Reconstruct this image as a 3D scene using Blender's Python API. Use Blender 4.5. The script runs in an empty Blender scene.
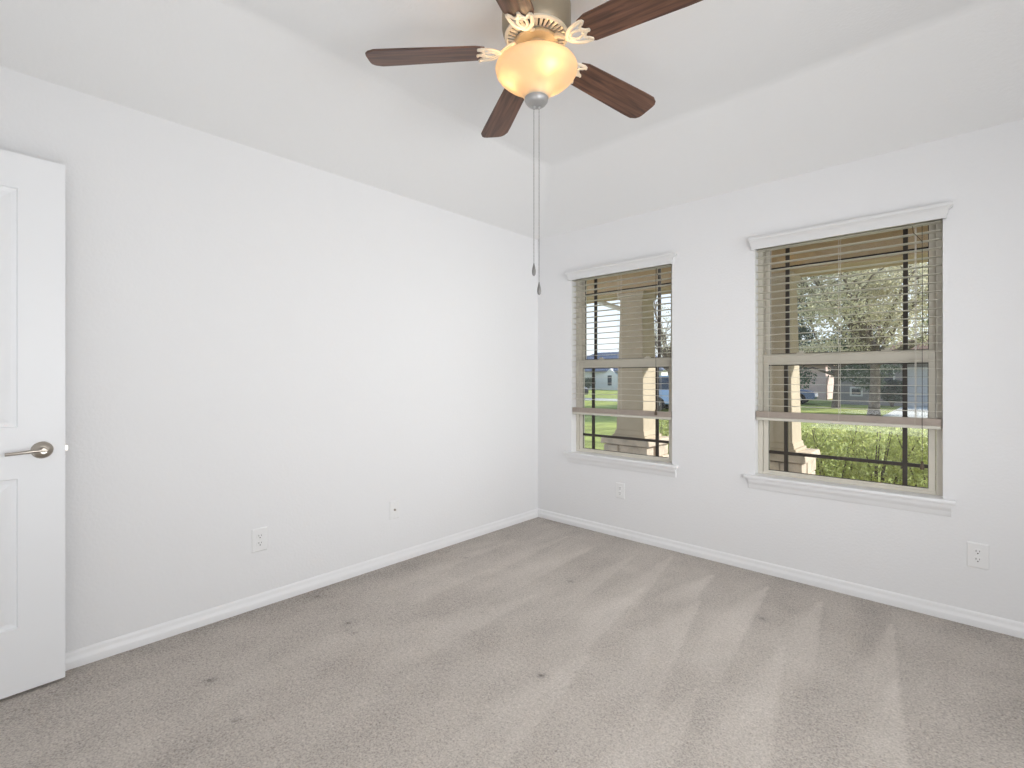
import bpy, bmesh, math, random
from mathutils import Vector, Matrix, noise
random.seed(7)
PI = math.pi
C = bpy.context.scene.collection
sc = bpy.context.scene

# ------------------------------------------------------------------ camera
CAM = Vector((2.763, -3.319, 1.221))
HEAD = math.radians(42.82)
cd = bpy.data.cameras.new('camera'); co = bpy.data.objects.new('camera', cd); C.objects.link(co)
co.location = CAM; co.rotation_euler = (PI/2, 0, HEAD)
cd.sensor_width = 36; cd.lens = 488.3/1024*36; cd.shift_y = -6/1024; cd.clip_start = 0.02; cd.clip_end = 400
sc.camera = co

# ------------------------------------------------------------------ sky, sun, added room fill lights, exposure
SUN = Vector((0.70, 0.55, 0.44)).normalized()
w = bpy.data.worlds.new('sky'); sc.world = w; w.use_nodes = True
nt = w.node_tree; bg = nt.nodes['Background']
tcw = nt.nodes.new('ShaderNodeTexCoord'); sepw = nt.nodes.new('ShaderNodeSeparateXYZ'); nt.links.new(tcw.outputs['Generated'], sepw.inputs[0])
rw = nt.nodes.new('ShaderNodeValToRGB'); nt.links.new(sepw.outputs['Z'], rw.inputs[0])
e = rw.color_ramp.elements                      # clear sky: pale at the horizon, blue overhead
e[0].position = 0.0; e[0].color = (.93, .965, 1.0, 1); e[1].position = .75; e[1].color = (.22, .42, .85, 1)
k = e.new(.30); k.color = (.68, .82, 1.0, 1)
cl = nt.nodes.new('ShaderNodeTexNoise'); cl.inputs['Scale'].default_value = 3.5; cl.inputs['Detail'].default_value = 6
mpw = nt.nodes.new('ShaderNodeMapping'); mpw.inputs['Scale'].default_value = (1, 1, 3.5)
nt.links.new(tcw.outputs['Generated'], mpw.inputs[0]); nt.links.new(mpw.outputs[0], cl.inputs['Vector'])
rc = nt.nodes.new('ShaderNodeMapRange'); rc.inputs[1].default_value = .48; rc.inputs[2].default_value = .72; rc.inputs[4].default_value = .75
nt.links.new(cl.outputs['Fac'], rc.inputs[0])
mw = nt.nodes.new('ShaderNodeMix'); mw.data_type = 'RGBA'; mw.inputs[7].default_value = (.95, .97, 1, 1)
nt.links.new(rc.outputs[0], mw.inputs[0]); nt.links.new(rw.outputs[0], mw.inputs[6]); nt.links.new(mw.outputs[2], bg.inputs[0])
bg.inputs[1].default_value = 1.25

def light(name, kind, loc, energy, color=(1, 1, 1), aim=None, size=1.0, size_y=None, radius=None):
    l = bpy.data.lights.new(name, kind); l.energy = energy; l.color = color
    o = bpy.data.objects.new(name, l); C.objects.link(o); o.location = loc
    if kind == 'AREA':
        l.shape = 'RECTANGLE'; l.size = size; l.size_y = size_y or size
    if kind == 'POINT': l.shadow_soft_size = radius
    if aim is not None: o.rotation_euler = (Vector(aim)).to_track_quat('-Z', 'Y').to_euler()
    return o
s = light('sun', 'SUN', (0, 0, 20), 6.5, (1, .98, .95), -SUN); s.data.angle = math.radians(0.6)
light('doorway_fill', 'AREA', (.50, -3.84, 1.08), 2.5, (.968, .986, 1), (.12, 1, 0), .66, 1.8)  # added fill light across the doorway, not a hall lamp
light('bounce_fill', 'AREA', (2.1, -3.45, .75), 8.5, (.968, .986, 1), (-.1, .25, 1), 1.2, .9)  # added unseen light aimed up to brighten the ceiling
l = light('left_wall_fill', 'AREA', (3.70, -.95, 1.35), 7.8, (.968, .986, 1), (-1, .03, 0), 1.2, 1.4); l.data.spread = math.radians(75)  # added unseen light, stands in for window daylight on the left wall
light('side_fill', 'AREA', (3.70, -2.3, 1.05), 54, (.968, .986, 1), (-1, .3, -.12), 1.6, 1.5)

sc.view_settings.view_transform = 'Standard'; sc.view_settings.look = 'None'
sc.view_settings.gamma = 1; sc.view_settings.use_curve_mapping = False
sc.view_settings.exposure = 0.08
try:
    sc.cycles.max_bounces = 12; sc.cycles.diffuse_bounces = 6; sc.cycles.transparent_max_bounces = 24
    sc.cycles.use_denoising = True
except Exception: pass

# ------------------------------------------------------------------ helpers
def lin(c): return tuple((x/255/12.92) if x/255 <= .04045 else ((x/255+.055)/1.055)**2.4 for x in c)

MATS = {}
def mat(name, rgb, rough=.6, metal=0, var=0, vscale=8, bump=0, bscale=60, spec=.5, coat=0, transl=0):
    if name in MATS: return MATS[name]
    m = bpy.data.materials.new(name); m.use_nodes = True; MATS[name] = m
    t = m.node_tree; b = t.nodes['Principled BSDF']; c = lin(rgb)
    b.inputs['Base Color'].default_value = (*c, 1); b.inputs['Roughness'].default_value = rough
    b.inputs['Metallic'].default_value = metal; b.inputs['Specular IOR Level'].default_value = spec
    b.inputs['Coat Weight'].default_value = coat
    tc = t.nodes.new('ShaderNodeTexCoord')
    n = t.nodes.new('ShaderNodeTexNoise'); n.inputs['Scale'].default_value = vscale; n.inputs['Detail'].default_value = 4
    t.links.new(tc.outputs['Object'], n.inputs['Vector'])
    r = t.nodes.new('ShaderNodeValToRGB')
    r.color_ramp.elements[0].position = .3; r.color_ramp.elements[1].position = .7
    v = max(var, .002)
    r.color_ramp.elements[0].color = (*[x*(1-v) for x in c], 1); r.color_ramp.elements[1].color = (*[min(1, x*(1+v)) for x in c], 1)
    t.links.new(n.outputs['Fac'], r.inputs['Fac']); t.links.new(r.outputs['Color'], b.inputs['Base Color'])
    if bump:
        n2 = t.nodes.new('ShaderNodeTexNoise'); n2.inputs['Scale'].default_value = bscale; n2.inputs['Detail'].default_value = 3
        t.links.new(tc.outputs['Object'], n2.inputs['Vector'])
        bp = t.nodes.new('ShaderNodeBump'); bp.inputs['Strength'].default_value = bump; bp.inputs['Distance'].default_value = .004
        t.links.new(n2.outputs['Fac'], bp.inputs['Height']); t.links.new(bp.outputs['Normal'], b.inputs['Normal'])
    if transl:
        tr = t.nodes.new('ShaderNodeBsdfTranslucent'); t.links.new(r.outputs['Color'], tr.inputs['Color'])
        mx = t.nodes.new('ShaderNodeMixShader'); mx.inputs[0].default_value = transl
        out = t.nodes['Material Output']
        t.links.new(b.outputs[0], mx.inputs[1]); t.links.new(tr.outputs[0], mx.inputs[2]); t.links.new(mx.outputs[0], out.inputs[0])
    return m

def tag(o, label=None, cat=None, group=None, kind=None):
    if label: o['label'] = label
    if cat: o['category'] = cat
    if group: o['group'] = group
    if kind: o['kind'] = kind
    return o
def empty(name, loc=(0, 0, 0), rz=0, parent=None):
    o = bpy.data.objects.new(name, None); C.objects.link(o); o.location = loc; o.rotation_euler = (0, 0, rz)
    o.empty_display_size = .05
    if parent: o.parent = parent
    return o

class MB:
    def __init__(s): s.b = bmesh.new()
    def poly(s, pts, faces, M=None):
        vs = [s.b.verts.new(M @ Vector(p) if M else p) for p in pts]
        for f in faces:
            try: s.b.faces.new([vs[i] for i in f])
            except ValueError: pass
        return vs
    def box(s, x0, x1, y0, y1, z0, z1, M=None, bev=0):
        p = [(x0,y0,z0),(x1,y0,z0),(x1,y1,z0),(x0,y1,z0),(x0,y0,z1),(x1,y0,z1),(x1,y1,z1),(x0,y1,z1)]
        vs = s.poly(p, [(3,2,1,0),(4,5,6,7),(0,1,5,4),(1,2,6,5),(2,3,7,6),(3,0,4,7)], M)
        if bev:
            es = {e for v in vs for e in v.link_edges}
            bmesh.ops.bevel(s.b, geom=list(es), offset=bev, segments=2, affect='EDGES', profile=.5)
        return s
    def lathe(s, prof, c=(0, 0, 0), n=40, axis='z', M=None, cap=True):
        c = Vector(c); rings = []
        for r, h in prof:
            ring = []
            for i in range(n):
                a = 2*PI*i/n
                p = Vector((r*math.cos(a), r*math.sin(a), h)) if axis == 'z' else (Vector((h, r*math.cos(a), r*math.sin(a))) if axis == 'x' else Vector((r*math.sin(a), h, r*math.cos(a))))
                p = p + c
                ring.append(s.b.verts.new(M @ p if M else p))
            rings.append(ring)
        for a, b in zip(rings, rings[1:]):
            for i in range(n): s.b.faces.new((a[i], a[(i+1) % n], b[(i+1) % n], b[i]))
        if cap:
            s.b.faces.new(rings[0][::-1]); s.b.faces.new(rings[-1])
        return s
    def tube(s, pts, r, n=8, closed=False, flat=None, cap=True):
        pts = [Vector(p) for p in pts]; L = len(pts); rings = []
        rr = r if isinstance(r, (list, tuple)) else [r]*L
        for i, p in enumerate(pts):
            if closed: t = pts[(i+1) % L]-pts[i-1]
            else: t = pts[min(i+1, L-1)]-pts[max(i-1, 0)]
            t.normalize()
            u = Vector((0, 0, 1)) if abs(t.z) < .9 else Vector((1, 0, 0))
            a = t.cross(u).normalized(); b2 = a.cross(t).normalized()
            fz = flat if flat else 1
            rings.append([s.b.verts.new(p + a*rr[i]*math.cos(2*PI*k/n) + b2*rr[i]*fz*math.sin(2*PI*k/n)) for k in range(n)])
        rng = range(L) if closed else range(L-1)
        for i in rng:
            A, B = rings[i], rings[(i+1) % L]
            for k in range(n): s.b.faces.new((A[k], A[(k+1) % n], B[(k+1) % n], B[k]))
        if cap and not closed:
            s.b.faces.new(rings[0][::-1]); s.b.faces.new(rings[-1])
        return s
    def prism(s, prof, p0, p1, up=Vector((0, 0, 1)), cap=True):
        """profile [(out, up)] swept p0->p1; 'out' is right of travel"""
        p0 = Vector(p0); p1 = Vector(p1); t = (p1-p0).normalized(); o = t.cross(up).normalized()
        n = len(prof)
        A = [s.b.verts.new(p0+o*a+up*b) for a, b in prof]; B = [s.b.verts.new(p1+o*a+up*b) for a, b in prof]
        for i in range(n): s.b.faces.new((A[i], A[(i+1) % n], B[(i+1) % n], B[i]))
        if cap: s.b.faces.new(A[::-1]); s.b.faces.new(B)
        return s
    def ico(s, c, r, sub=2, sc_=(1, 1, 1)):
        M = Matrix.Translation(c) @ Matrix.Diagonal((*sc_, 1))
        bmesh.ops.create_icosphere(s.b, subdivisions=sub, radius=r, matrix=M); return s
    def build(s, name, m, parent=None, smooth=None, bevel=0, loc=None, doublesided=False):
        if not doublesided: bmesh.ops.recalc_face_normals(s.b, faces=s.b.faces)
        me = bpy.data.meshes.new(name); s.b.to_mesh(me); s.b.free()
        o = bpy.data.objects.new(name, me); C.objects.link(o); me.materials.append(m)
        if parent: o.parent = parent
        if loc: o.location = loc
        if bevel:
            md = o.modifiers.new('bevel', 'BEVEL'); md.width = bevel; md.segments = 2; md.limit_method = 'ANGLE'; md.angle_limit = .6
        if smooth is not None:
            for p in me.polygons: p.use_smooth = True
            try: me.set_sharp_from_angle(angle=math.radians(smooth))
            except Exception: pass
        return o

def copy_tree(o, parent=None):
    c = o.copy(); C.objects.link(c)
    if parent: c.parent = parent
    for ch in [x for x in bpy.data.objects if x.parent == o]: copy_tree(ch, c)
    return c

# ------------------------------------------------------------------ materials
M_wall = mat('painted_drywall', (231, 231, 232), .75, bump=.28, bscale=75, spec=.25)
M_ceil = mat('ceiling_paint', (234, 234, 234), .85, bump=.30, bscale=70, spec=.2)
M_trim = mat('white_semigloss', (234, 234, 235), .38)
M_valance = mat('valance_paint', (221, 221, 221), .45)
M_door = mat('door_paint', (236, 237, 239), .42)
M_vinyl = mat('almond_vinyl', (212, 207, 195), .45, var=.03)
M_bronze = mat('dark_bronze', (52, 45, 38), .45)
M_slat = mat('blind_slat', (217, 213, 201), .5, transl=.1)
M_slatshade = mat('shaded_slat_stack', (178, 165, 154), .5, var=.05, vscale=30)  # shade on the stacked slats put into a darker greige colour
M_cord = mat('blind_cord', (205, 200, 190), .8)
M_tassel = mat('brown_tassel', (92, 78, 62), .5)
M_plate = mat('outlet_plastic', (233, 233, 233), .3)
M_slot = mat('outlet_slot', (62, 60, 58), .6)
M_nickel = mat('satin_nickel', (178, 170, 160), .28, 1.0, var=.05, vscale=30)
M_pewter = mat('pewter_paint', (158, 146, 126), .5, .5, var=.06, vscale=14)
M_cream = mat('antique_cream', (226, 216, 198), .4, .25, var=.05, vscale=25)
M_darkvent = mat('vent_dark', (70, 62, 54), .7)
M_dchain = mat('bead_chain', (128, 126, 124), .4, .5)
M_chain = mat('chain_metal', (168, 167, 166), .38, .45)
M_stucco = mat('stucco', (190, 176, 155), .9, var=.06, vscale=5, bump=.5, bscale=40, spec=.1)
M_soffit = mat('soffit_paint', (188, 164, 130), .8, var=.04)
M_stone = mat('stone_block', (206, 190, 172), .9, var=.25, vscale=9, bump=1, bscale=18, spec=.1)
M_concrete = mat('concrete', (205, 200, 190), .9, var=.08, vscale=2, spec=.1)
M_slab = mat('porch_slab', (150, 146, 140), .9, var=.06, vscale=2, spec=.1)
M_grass = mat('lawn_grass', (152, 156, 86), .9, var=.35, vscale=1.5, bump=1, bscale=8, spec=.1)
M_bark = mat('bark', (120, 108, 100), .95, var=.3, vscale=12, bump=1, bscale=20, spec=.1)
M_shrubcore = mat('shrub_core', (46, 52, 30), .95, var=.3, vscale=10, spec=.05)

def wood_mat(name, dark, mid, scale=1.0):
    m = bpy.data.materials.new(name); m.use_nodes = True; t = m.node_tree; b = t.nodes['Principled BSDF']
    tc = t.nodes.new('ShaderNodeTexCoord'); mp = t.nodes.new('ShaderNodeMapping')
    mp.inputs['Scale'].default_value = (3*scale, 42*scale, 42*scale)
    n = t.nodes.new('ShaderNodeTexNoise'); n.inputs['Scale'].default_value = 1.3; n.inputs['Detail'].default_value = 7; n.inputs['Distortion'].default_value = .8
    r = t.nodes.new('ShaderNodeValToRGB')
    r.color_ramp.elements[0].position = .32; r.color_ramp.elements[1].position = .7
    r.color_ramp.elements[0].color = (*lin(dark), 1); r.color_ramp.elements[1].color = (*lin(mid), 1)
    t.links.new(tc.outputs['Object'], mp.inputs[0]); t.links.new(mp.outputs[0], n.inputs['Vector'])
    t.links.new(n.outputs['Fac'], r.inputs[0]); t.links.new(r.outputs[0], b.inputs['Base Color'])
    b.inputs['Roughness'].default_value = .42
    return m
M_wood = wood_mat('walnut_blade', (66, 46, 38), (122, 86, 68))

def glass_mat():
    m = bpy.data.materials.new('window_glass'); m.use_nodes = True; t = m.node_tree
    t.nodes.remove(t.nodes['Principled BSDF']); out = t.nodes['Material Output']
    tr = t.nodes.new('ShaderNodeBsdfTransparent'); tr.inputs[0].default_value = (.97, .985, .98, 1)
    gl = t.nodes.new('ShaderNodeBsdfGlossy'); gl.inputs['Roughness'].default_value = .02
    fr = t.nodes.new('ShaderNodeFresnel'); geo = t.nodes.new('ShaderNodeNewGeometry'); mr = t.nodes.new('ShaderNodeMapRange')      # same reflectance on both faces of the pane
    mr.inputs[3].default_value = 1.45; mr.inputs[4].default_value = 1/1.45
    t.links.new(geo.outputs['Backfacing'], mr.inputs[0]); t.links.new(mr.outputs[0], fr.inputs[0])
    mx = t.nodes.new('ShaderNodeMixShader')
    t.links.new(fr.outputs[0], mx.inputs[0]); t.links.new(tr.outputs[0], mx.inputs[1]); t.links.new(gl.outputs[0], mx.inputs[2])
    t.links.new(mx.outputs[0], out.inputs[0]); return m
M_glass = glass_mat()

def frosted_mat():
    m = bpy.data.materials.new('amber_frosted_glass'); m.use_nodes = True; t = m.node_tree
    out = t.nodes['Material Output']; b = t.nodes['Principled BSDF']
    b.inputs['Base Color'].default_value = (*lin((240, 226, 198)), 1); b.inputs['Roughness'].default_value = .3
    tc = t.nodes.new('ShaderNodeTexCoord'); n = t.nodes.new('ShaderNodeTexNoise'); n.inputs['Scale'].default_value = 9; n.inputs['Detail'].default_value = 5; n.inputs['Distortion'].default_value = 1.2
    r = t.nodes.new('ShaderNodeValToRGB'); r.color_ramp.elements[0].color = (*lin((242, 214, 166)), 1); r.color_ramp.elements[1].color = (*lin((252, 240, 214)), 1)
    t.links.new(tc.outputs['Object'], n.inputs['Vector']); t.links.new(n.outputs['Fac'], r.inputs[0])
    tl = t.nodes.new('ShaderNodeBsdfTranslucent'); t.links.new(r.outputs[0], tl.inputs[0])
    tp = t.nodes.new('ShaderNodeBsdfTransparent'); tp.inputs[0].default_value = (*lin((255, 240, 214)), 1)
    m1 = t.nodes.new('ShaderNodeMixShader'); m1.inputs[0].default_value = .42
    t.links.new(b.outputs[0], m1.inputs[1]); t.links.new(tl.outputs[0], m1.inputs[2])
    m2 = t.nodes.new('ShaderNodeMixShader'); m2.inputs[0].default_value = .08
    t.links.new(m1.outputs[0], m2.inputs[1]); t.links.new(tp.outputs[0], m2.inputs[2]); t.links.new(m2.outputs[0], out.inputs[0])
    return m
M_frost = frosted_mat()

def emit_mat(name, rgb, k):
    m = bpy.data.materials.new(name); m.use_nodes = True; b = m.node_tree.nodes['Principled BSDF']
    b.inputs['Base Color'].default_value = (*lin(rgb), 1); b.inputs['Emission Color'].default_value = (*lin(rgb), 1)
    b.inputs['Emission Strength'].default_value = k; return m
M_bulb = emit_mat('bulb_glow', (255, 222, 176), 50)

# ------------------------------------------------------------------ room shell
RW, RD, H, HT, INS = 3.75, 3.86, 2.44, 2.73, 0.60

def carpet():
    m = bpy.data.materials.new('greige_carpet'); m.use_nodes = True; t = m.node_tree; b = t.nodes['Principled BSDF']
    b.inputs['Roughness'].default_value = 1; b.inputs['Specular IOR Level'].default_value = .05
    b.inputs['Sheen Weight'].default_value = .25; b.inputs['Sheen Roughness'].default_value = .6
    tc = t.nodes.new('ShaderNodeTexCoord')
    def noise_(scale, det, dist=0):
        n = t.nodes.new('ShaderNodeTexNoise'); n.inputs['Scale'].default_value = scale; n.inputs['Detail'].default_value = det; n.inputs['Distortion'].default_value = dist
        t.links.new(tc.outputs['Object'], n.inputs['Vector']); return n
    fine = noise_(150, 3, .4); mid = noise_(70, 3, .5); pat = noise_(3.2, 4, .6)
    at = t.nodes.new('ShaderNodeAttribute'); at.attribute_name = 'pile_and_shade'
    def math_(op, a, bb):
        k = t.nodes.new('ShaderNodeMath'); k.operation = op
        for i, v in enumerate((a, bb)):
            if isinstance(v, (int, float)): k.inputs[i].default_value = v
            else: t.links.new(v, k.inputs[i])
        return k.outputs[0]
    s1 = math_('MULTIPLY', math_('SUBTRACT', fine.outputs['Fac'], .5), 1.0)
    s2 = math_('MULTIPLY', math_('SUBTRACT', mid.outputs['Fac'], .5), .5)
    s3 = math_('MULTIPLY', math_('SUBTRACT', pat.outputs['Fac'], .5), .12)
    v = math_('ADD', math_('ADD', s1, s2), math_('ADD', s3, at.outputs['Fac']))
    r = t.nodes.new('ShaderNodeValToRGB')
    e = r.color_ramp.elements
    e[0].position = 0.0; e[0].color = (*lin((100, 91, 85)), 1)
    e[1].position = 1.0; e[1].color = (*lin((232, 223, 215)), 1)
    k = e.new(.5); k.color = (*lin((192, 183, 174)), 1)
    t.links.new(v, r.inputs[0]); t.links.new(r.outputs[0], b.inputs['Base Color'])
    bp = t.nodes.new('ShaderNodeBump'); bp.inputs['Strength'].default_value = .7; bp.inputs['Distance'].default_value = .008
    t.links.new(math_('ADD', fine.outputs['Fac'], math_('MULTIPLY', mid.outputs['Fac'], .7)), bp.inputs['Height'])
    t.links.new(bp.outputs[0], b.inputs['Normal'])
    return m

WEDGES = [  # vacuum strokes: tip x, tip y, length, width at the end, drift in x, strength
    (2.19, -.22, .75, .16, .03, .16), (2.50, -.26, .70, .10, .03, .17), (2.56, -.80, .90, .13, .05, .12),
    (1.92, -.20, 1.1, .20, .02, .17), (1.30, -.12, 1.2, .18, .16, .10), (1.62, -.26, .45, .12, 0, .15),
    (1.70, -.65, 1.2, .25, .14, .13), (1.10, -.30, 1.2, .16, .10, .09), (.80, -.30, 1.1, .15, 0, .09),
    (.52, -.25, 1.1, .13, .03, .08), (1.40, -.70, 1.0, .20, .05, .10), (2.16, -.85, 1.0, .18, .10, .11),
    (1.00, -1.2, 1.2, .30, -.1, .08), (1.55, -1.5, 1.3, .35, .1, .09), (.55, -1.1, 1.0, .2, -.05, .07),
    (2.0, -1.4, 1.3, .3, .1, .09), (.28, -.6, 1.2, .14, 0, .07)]
DENTS = [(.53, -2.70, 1), (.86, -2.71, .8), (.51, -2.09, 1), (.62, -2.12, .7), (1.48, -2.12, .4), (.92, -1.56, .5),
         (1.49, -1.77, 1.3), (1.03, -.93, .8), (2.01, -.64, .8), (.11, -2.06, .7), (.28, -1.1, .6), (.57, -2.13, .5)]
def pile_and_shade(x, y):
    v = .47 - .05*max(0, 1-x/.9) - .05*max(0, (x-2.3)/.8)  # light falloff put into the carpet tone: darker to left and right
    for tx, ty, L, W, dr, st in WEDGES:
        q = (ty-y)/L
        if q < 0 or q > 1.25: continue
        c = tx + dr*q; ww = .012 + W*q
        st_ = st*1.12; u = (x-c)/ww                     # sharp on the right-hand edge, soft on the left
        if -1.3 < u < .55:
            e = min(1, (.55-u)/.12*.9) * max(0, min(1, (u+1.3)/.9))
            v += st_*e*(1-max(0, (q-.55))/.7)
    for dx, dy, k in DENTS:
        d2 = ((x-dx)**2+((y-dy)*1.0)**2)
        v -= .42*k*math.exp(-d2/(.010**2)) + .10*k*math.exp(-d2/(.035**2))
    v += .10*(noise.noise(Vector((x*5.5, y*1.8, 3.3)))) + .07*noise.noise(Vector((x*11, y*7, 1.3)))
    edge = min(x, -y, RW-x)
    v -= .13*math.exp(-max(edge, 0)/.14)  # shade along the walls put into the carpet colour
    return v
def build_floor():
    nx, ny = 300, 310
    bm = bmesh.new(); lay = bm.verts.layers.float.new('pile_and_shade'); g = []
    for j in range(ny+1):
        row = []
        y = -(RD+.0)*j/ny
        for i in range(nx+1):
            x = RW*i/nx; v = bm.verts.new((x, y, .0012*noise.noise(Vector((x*40, y*40, 0)))))
            v[lay] = pile_and_shade(x, y); row.append(v)
        g.append(row)
    for j in range(ny):
        for i in range(nx): bm.faces.new((g[j+1][i], g[j+1][i+1], g[j][i+1], g[j][i]))
    me = bpy.data.meshes.new('floor'); bm.to_mesh(me); bm.free()
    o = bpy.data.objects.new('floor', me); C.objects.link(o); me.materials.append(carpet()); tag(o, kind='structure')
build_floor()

def wall_holes(name, u0, u1, z0, z1, holes, thick, axis, pos, m, outward):
    """axis 'y': plane y=pos spanned by x; outward = sign of thickness direction"""
    us = sorted({u0, u1, *[h[0] for h in holes], *[h[1] for h in holes]}); zs = sorted({z0, z1, *[h[2] for h in holes], *[h[3] for h in holes]})
    P = (lambda u, w, z: (u, pos+outward*w, z)) if axis == 'y' else (lambda u, w, z: (pos+outward*w, u, z))
    b = MB()
    def hole(i, k):
        if i < 0 or k < 0 or i >= len(us)-1 or k >= len(zs)-1: return True
        cu, cz = (us[i]+us[i+1])/2, (zs[k]+zs[k+1])/2
        return any(h[0] < cu < h[1] and h[2] < cz < h[3] for h in holes)
    for i in range(len(us)-1):
        for k in range(len(zs)-1):
            if hole(i, k): continue
            a, c, e, f = us[i], us[i+1], zs[k], zs[k+1]
            for w_ in (0, thick): b.poly([P(a, w_, e), P(c, w_, e), P(c, w_, f), P(a, w_, f)], [(0, 1, 2, 3)])
            if hole(i-1, k): b.poly([P(a, 0, e), P(a, thick, e), P(a, thick, f), P(a, 0, f)], [(0, 1, 2, 3)])
            if hole(i+1, k): b.poly([P(c, 0, e), P(c, thick, e), P(c, thick, f), P(c, 0, f)], [(0, 1, 2, 3)])
            if hole(i, k-1): b.poly([P(a, 0, e), P(c, 0, e), P(c, thick, e), P(a, thick, e)], [(0, 1, 2, 3)])
            if hole(i, k+1): b.poly([P(a, 0, f), P(c, 0, f), P(c, thick, f), P(a, thick, f)], [(0, 1, 2, 3)])
    bmesh.ops.remove_doubles(b.b, verts=b.b.verts, dist=1e-5)
    return tag(b.build(name, m), kind='structure')

WZ0, WZ1 = 0.585, 2.090
WIN = [(0.362, 1.238), (1.787, 2.682)]
wall_holes('wall_right', -.12, RW+.12, -.02, 2.80, [(a, b_, WZ0, WZ1) for a, b_ in WIN], .15, 'y', 0, M_wall, 1)
wall_holes('wall_left', -RD-.12, 0, -.02, 2.80, [], .12, 'x', 0, M_wall, -1)
wall_holes('wall_side', -RD-.12, 0, -.02, 2.80, [], .12, 'x', RW, M_wall, 1)
wall_holes('wall_back', 0, RW, -.02, 2.80, [(.11, .88, -.02, 2.09)], .12, 'y', -RD, M_wall, -1)
b = MB()   # hall beyond the doorway
b.box(-.12, 1.7, -RD-1.42, -RD-1.30, -.02, 2.44); b.box(-.12, 0, -RD-1.3, -RD-.12, -.02, 2.44); b.box(1.6, 1.72, -RD-1.3, -RD-.12, -.02, 2.44)
b.box(-.12, 1.72, -RD-1.3, -RD-.12, 2.44, 2.5); b.box(-.12, 1.72, -RD-1.3, -RD, -.06, -.005)
tag(b.build('wall_hall', M_wall), kind='structure')
def build_ceiling():
    o = [(0, 0, H), (RW, 0, H), (RW, -RD, H), (0, -RD, H)]
    i_ = [(INS, -INS, HT), (RW-INS, -INS, HT), (RW-INS, -RD+INS, HT), (INS, -RD+INS, HT)]
    b = MB(); b.poly(o+i_, [(0, 1, 5, 4), (1, 2, 6, 5), (2, 3, 7, 6), (3, 0, 4, 7), (4, 5, 6, 7)])
    ob = b.build('ceiling', M_ceil, doublesided=True, smooth=80)
    md = ob.modifiers.new('soft_creases', 'BEVEL'); md.width = .03; md.segments = 5; md.limit_method = "ANGLE"; md.angle_limit = .2; md.harden_normals = True; tag(ob, kind='structure')
build_ceiling()
BASE = [(0, 0), (.016, 0), (.016, .028), (.0145, .034), (.010, .040), (.0075, .050), (.0075, .058), (.005, .066), (0, .070)]
def baseb(name, p0, p1):
    tag(MB().prism(BASE, p0, p1).build(name, M_trim, smooth=35), kind='structure')
baseb('baseboard_left', (0, -RD, 0), (0, 0, 0))
baseb('baseboard_right', (0, 0, 0), (RW, 0, 0))
baseb('baseboard_side', (RW, 0, 0), (RW, -RD, 0))
baseb('baseboard_back', (RW, -RD, 0), (.96, -RD, 0))
b = MB(); b.box(.04, .11, -RD, -RD+.014, 0, 2.16); b.box(.88, .95, -RD, -RD+.014, 0, 2.16); b.box(.11, .88, -RD, -RD+.014, 2.09, 2.16)
tag(b.build('trim_1', M_trim, bevel=.004), kind='structure')

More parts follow.
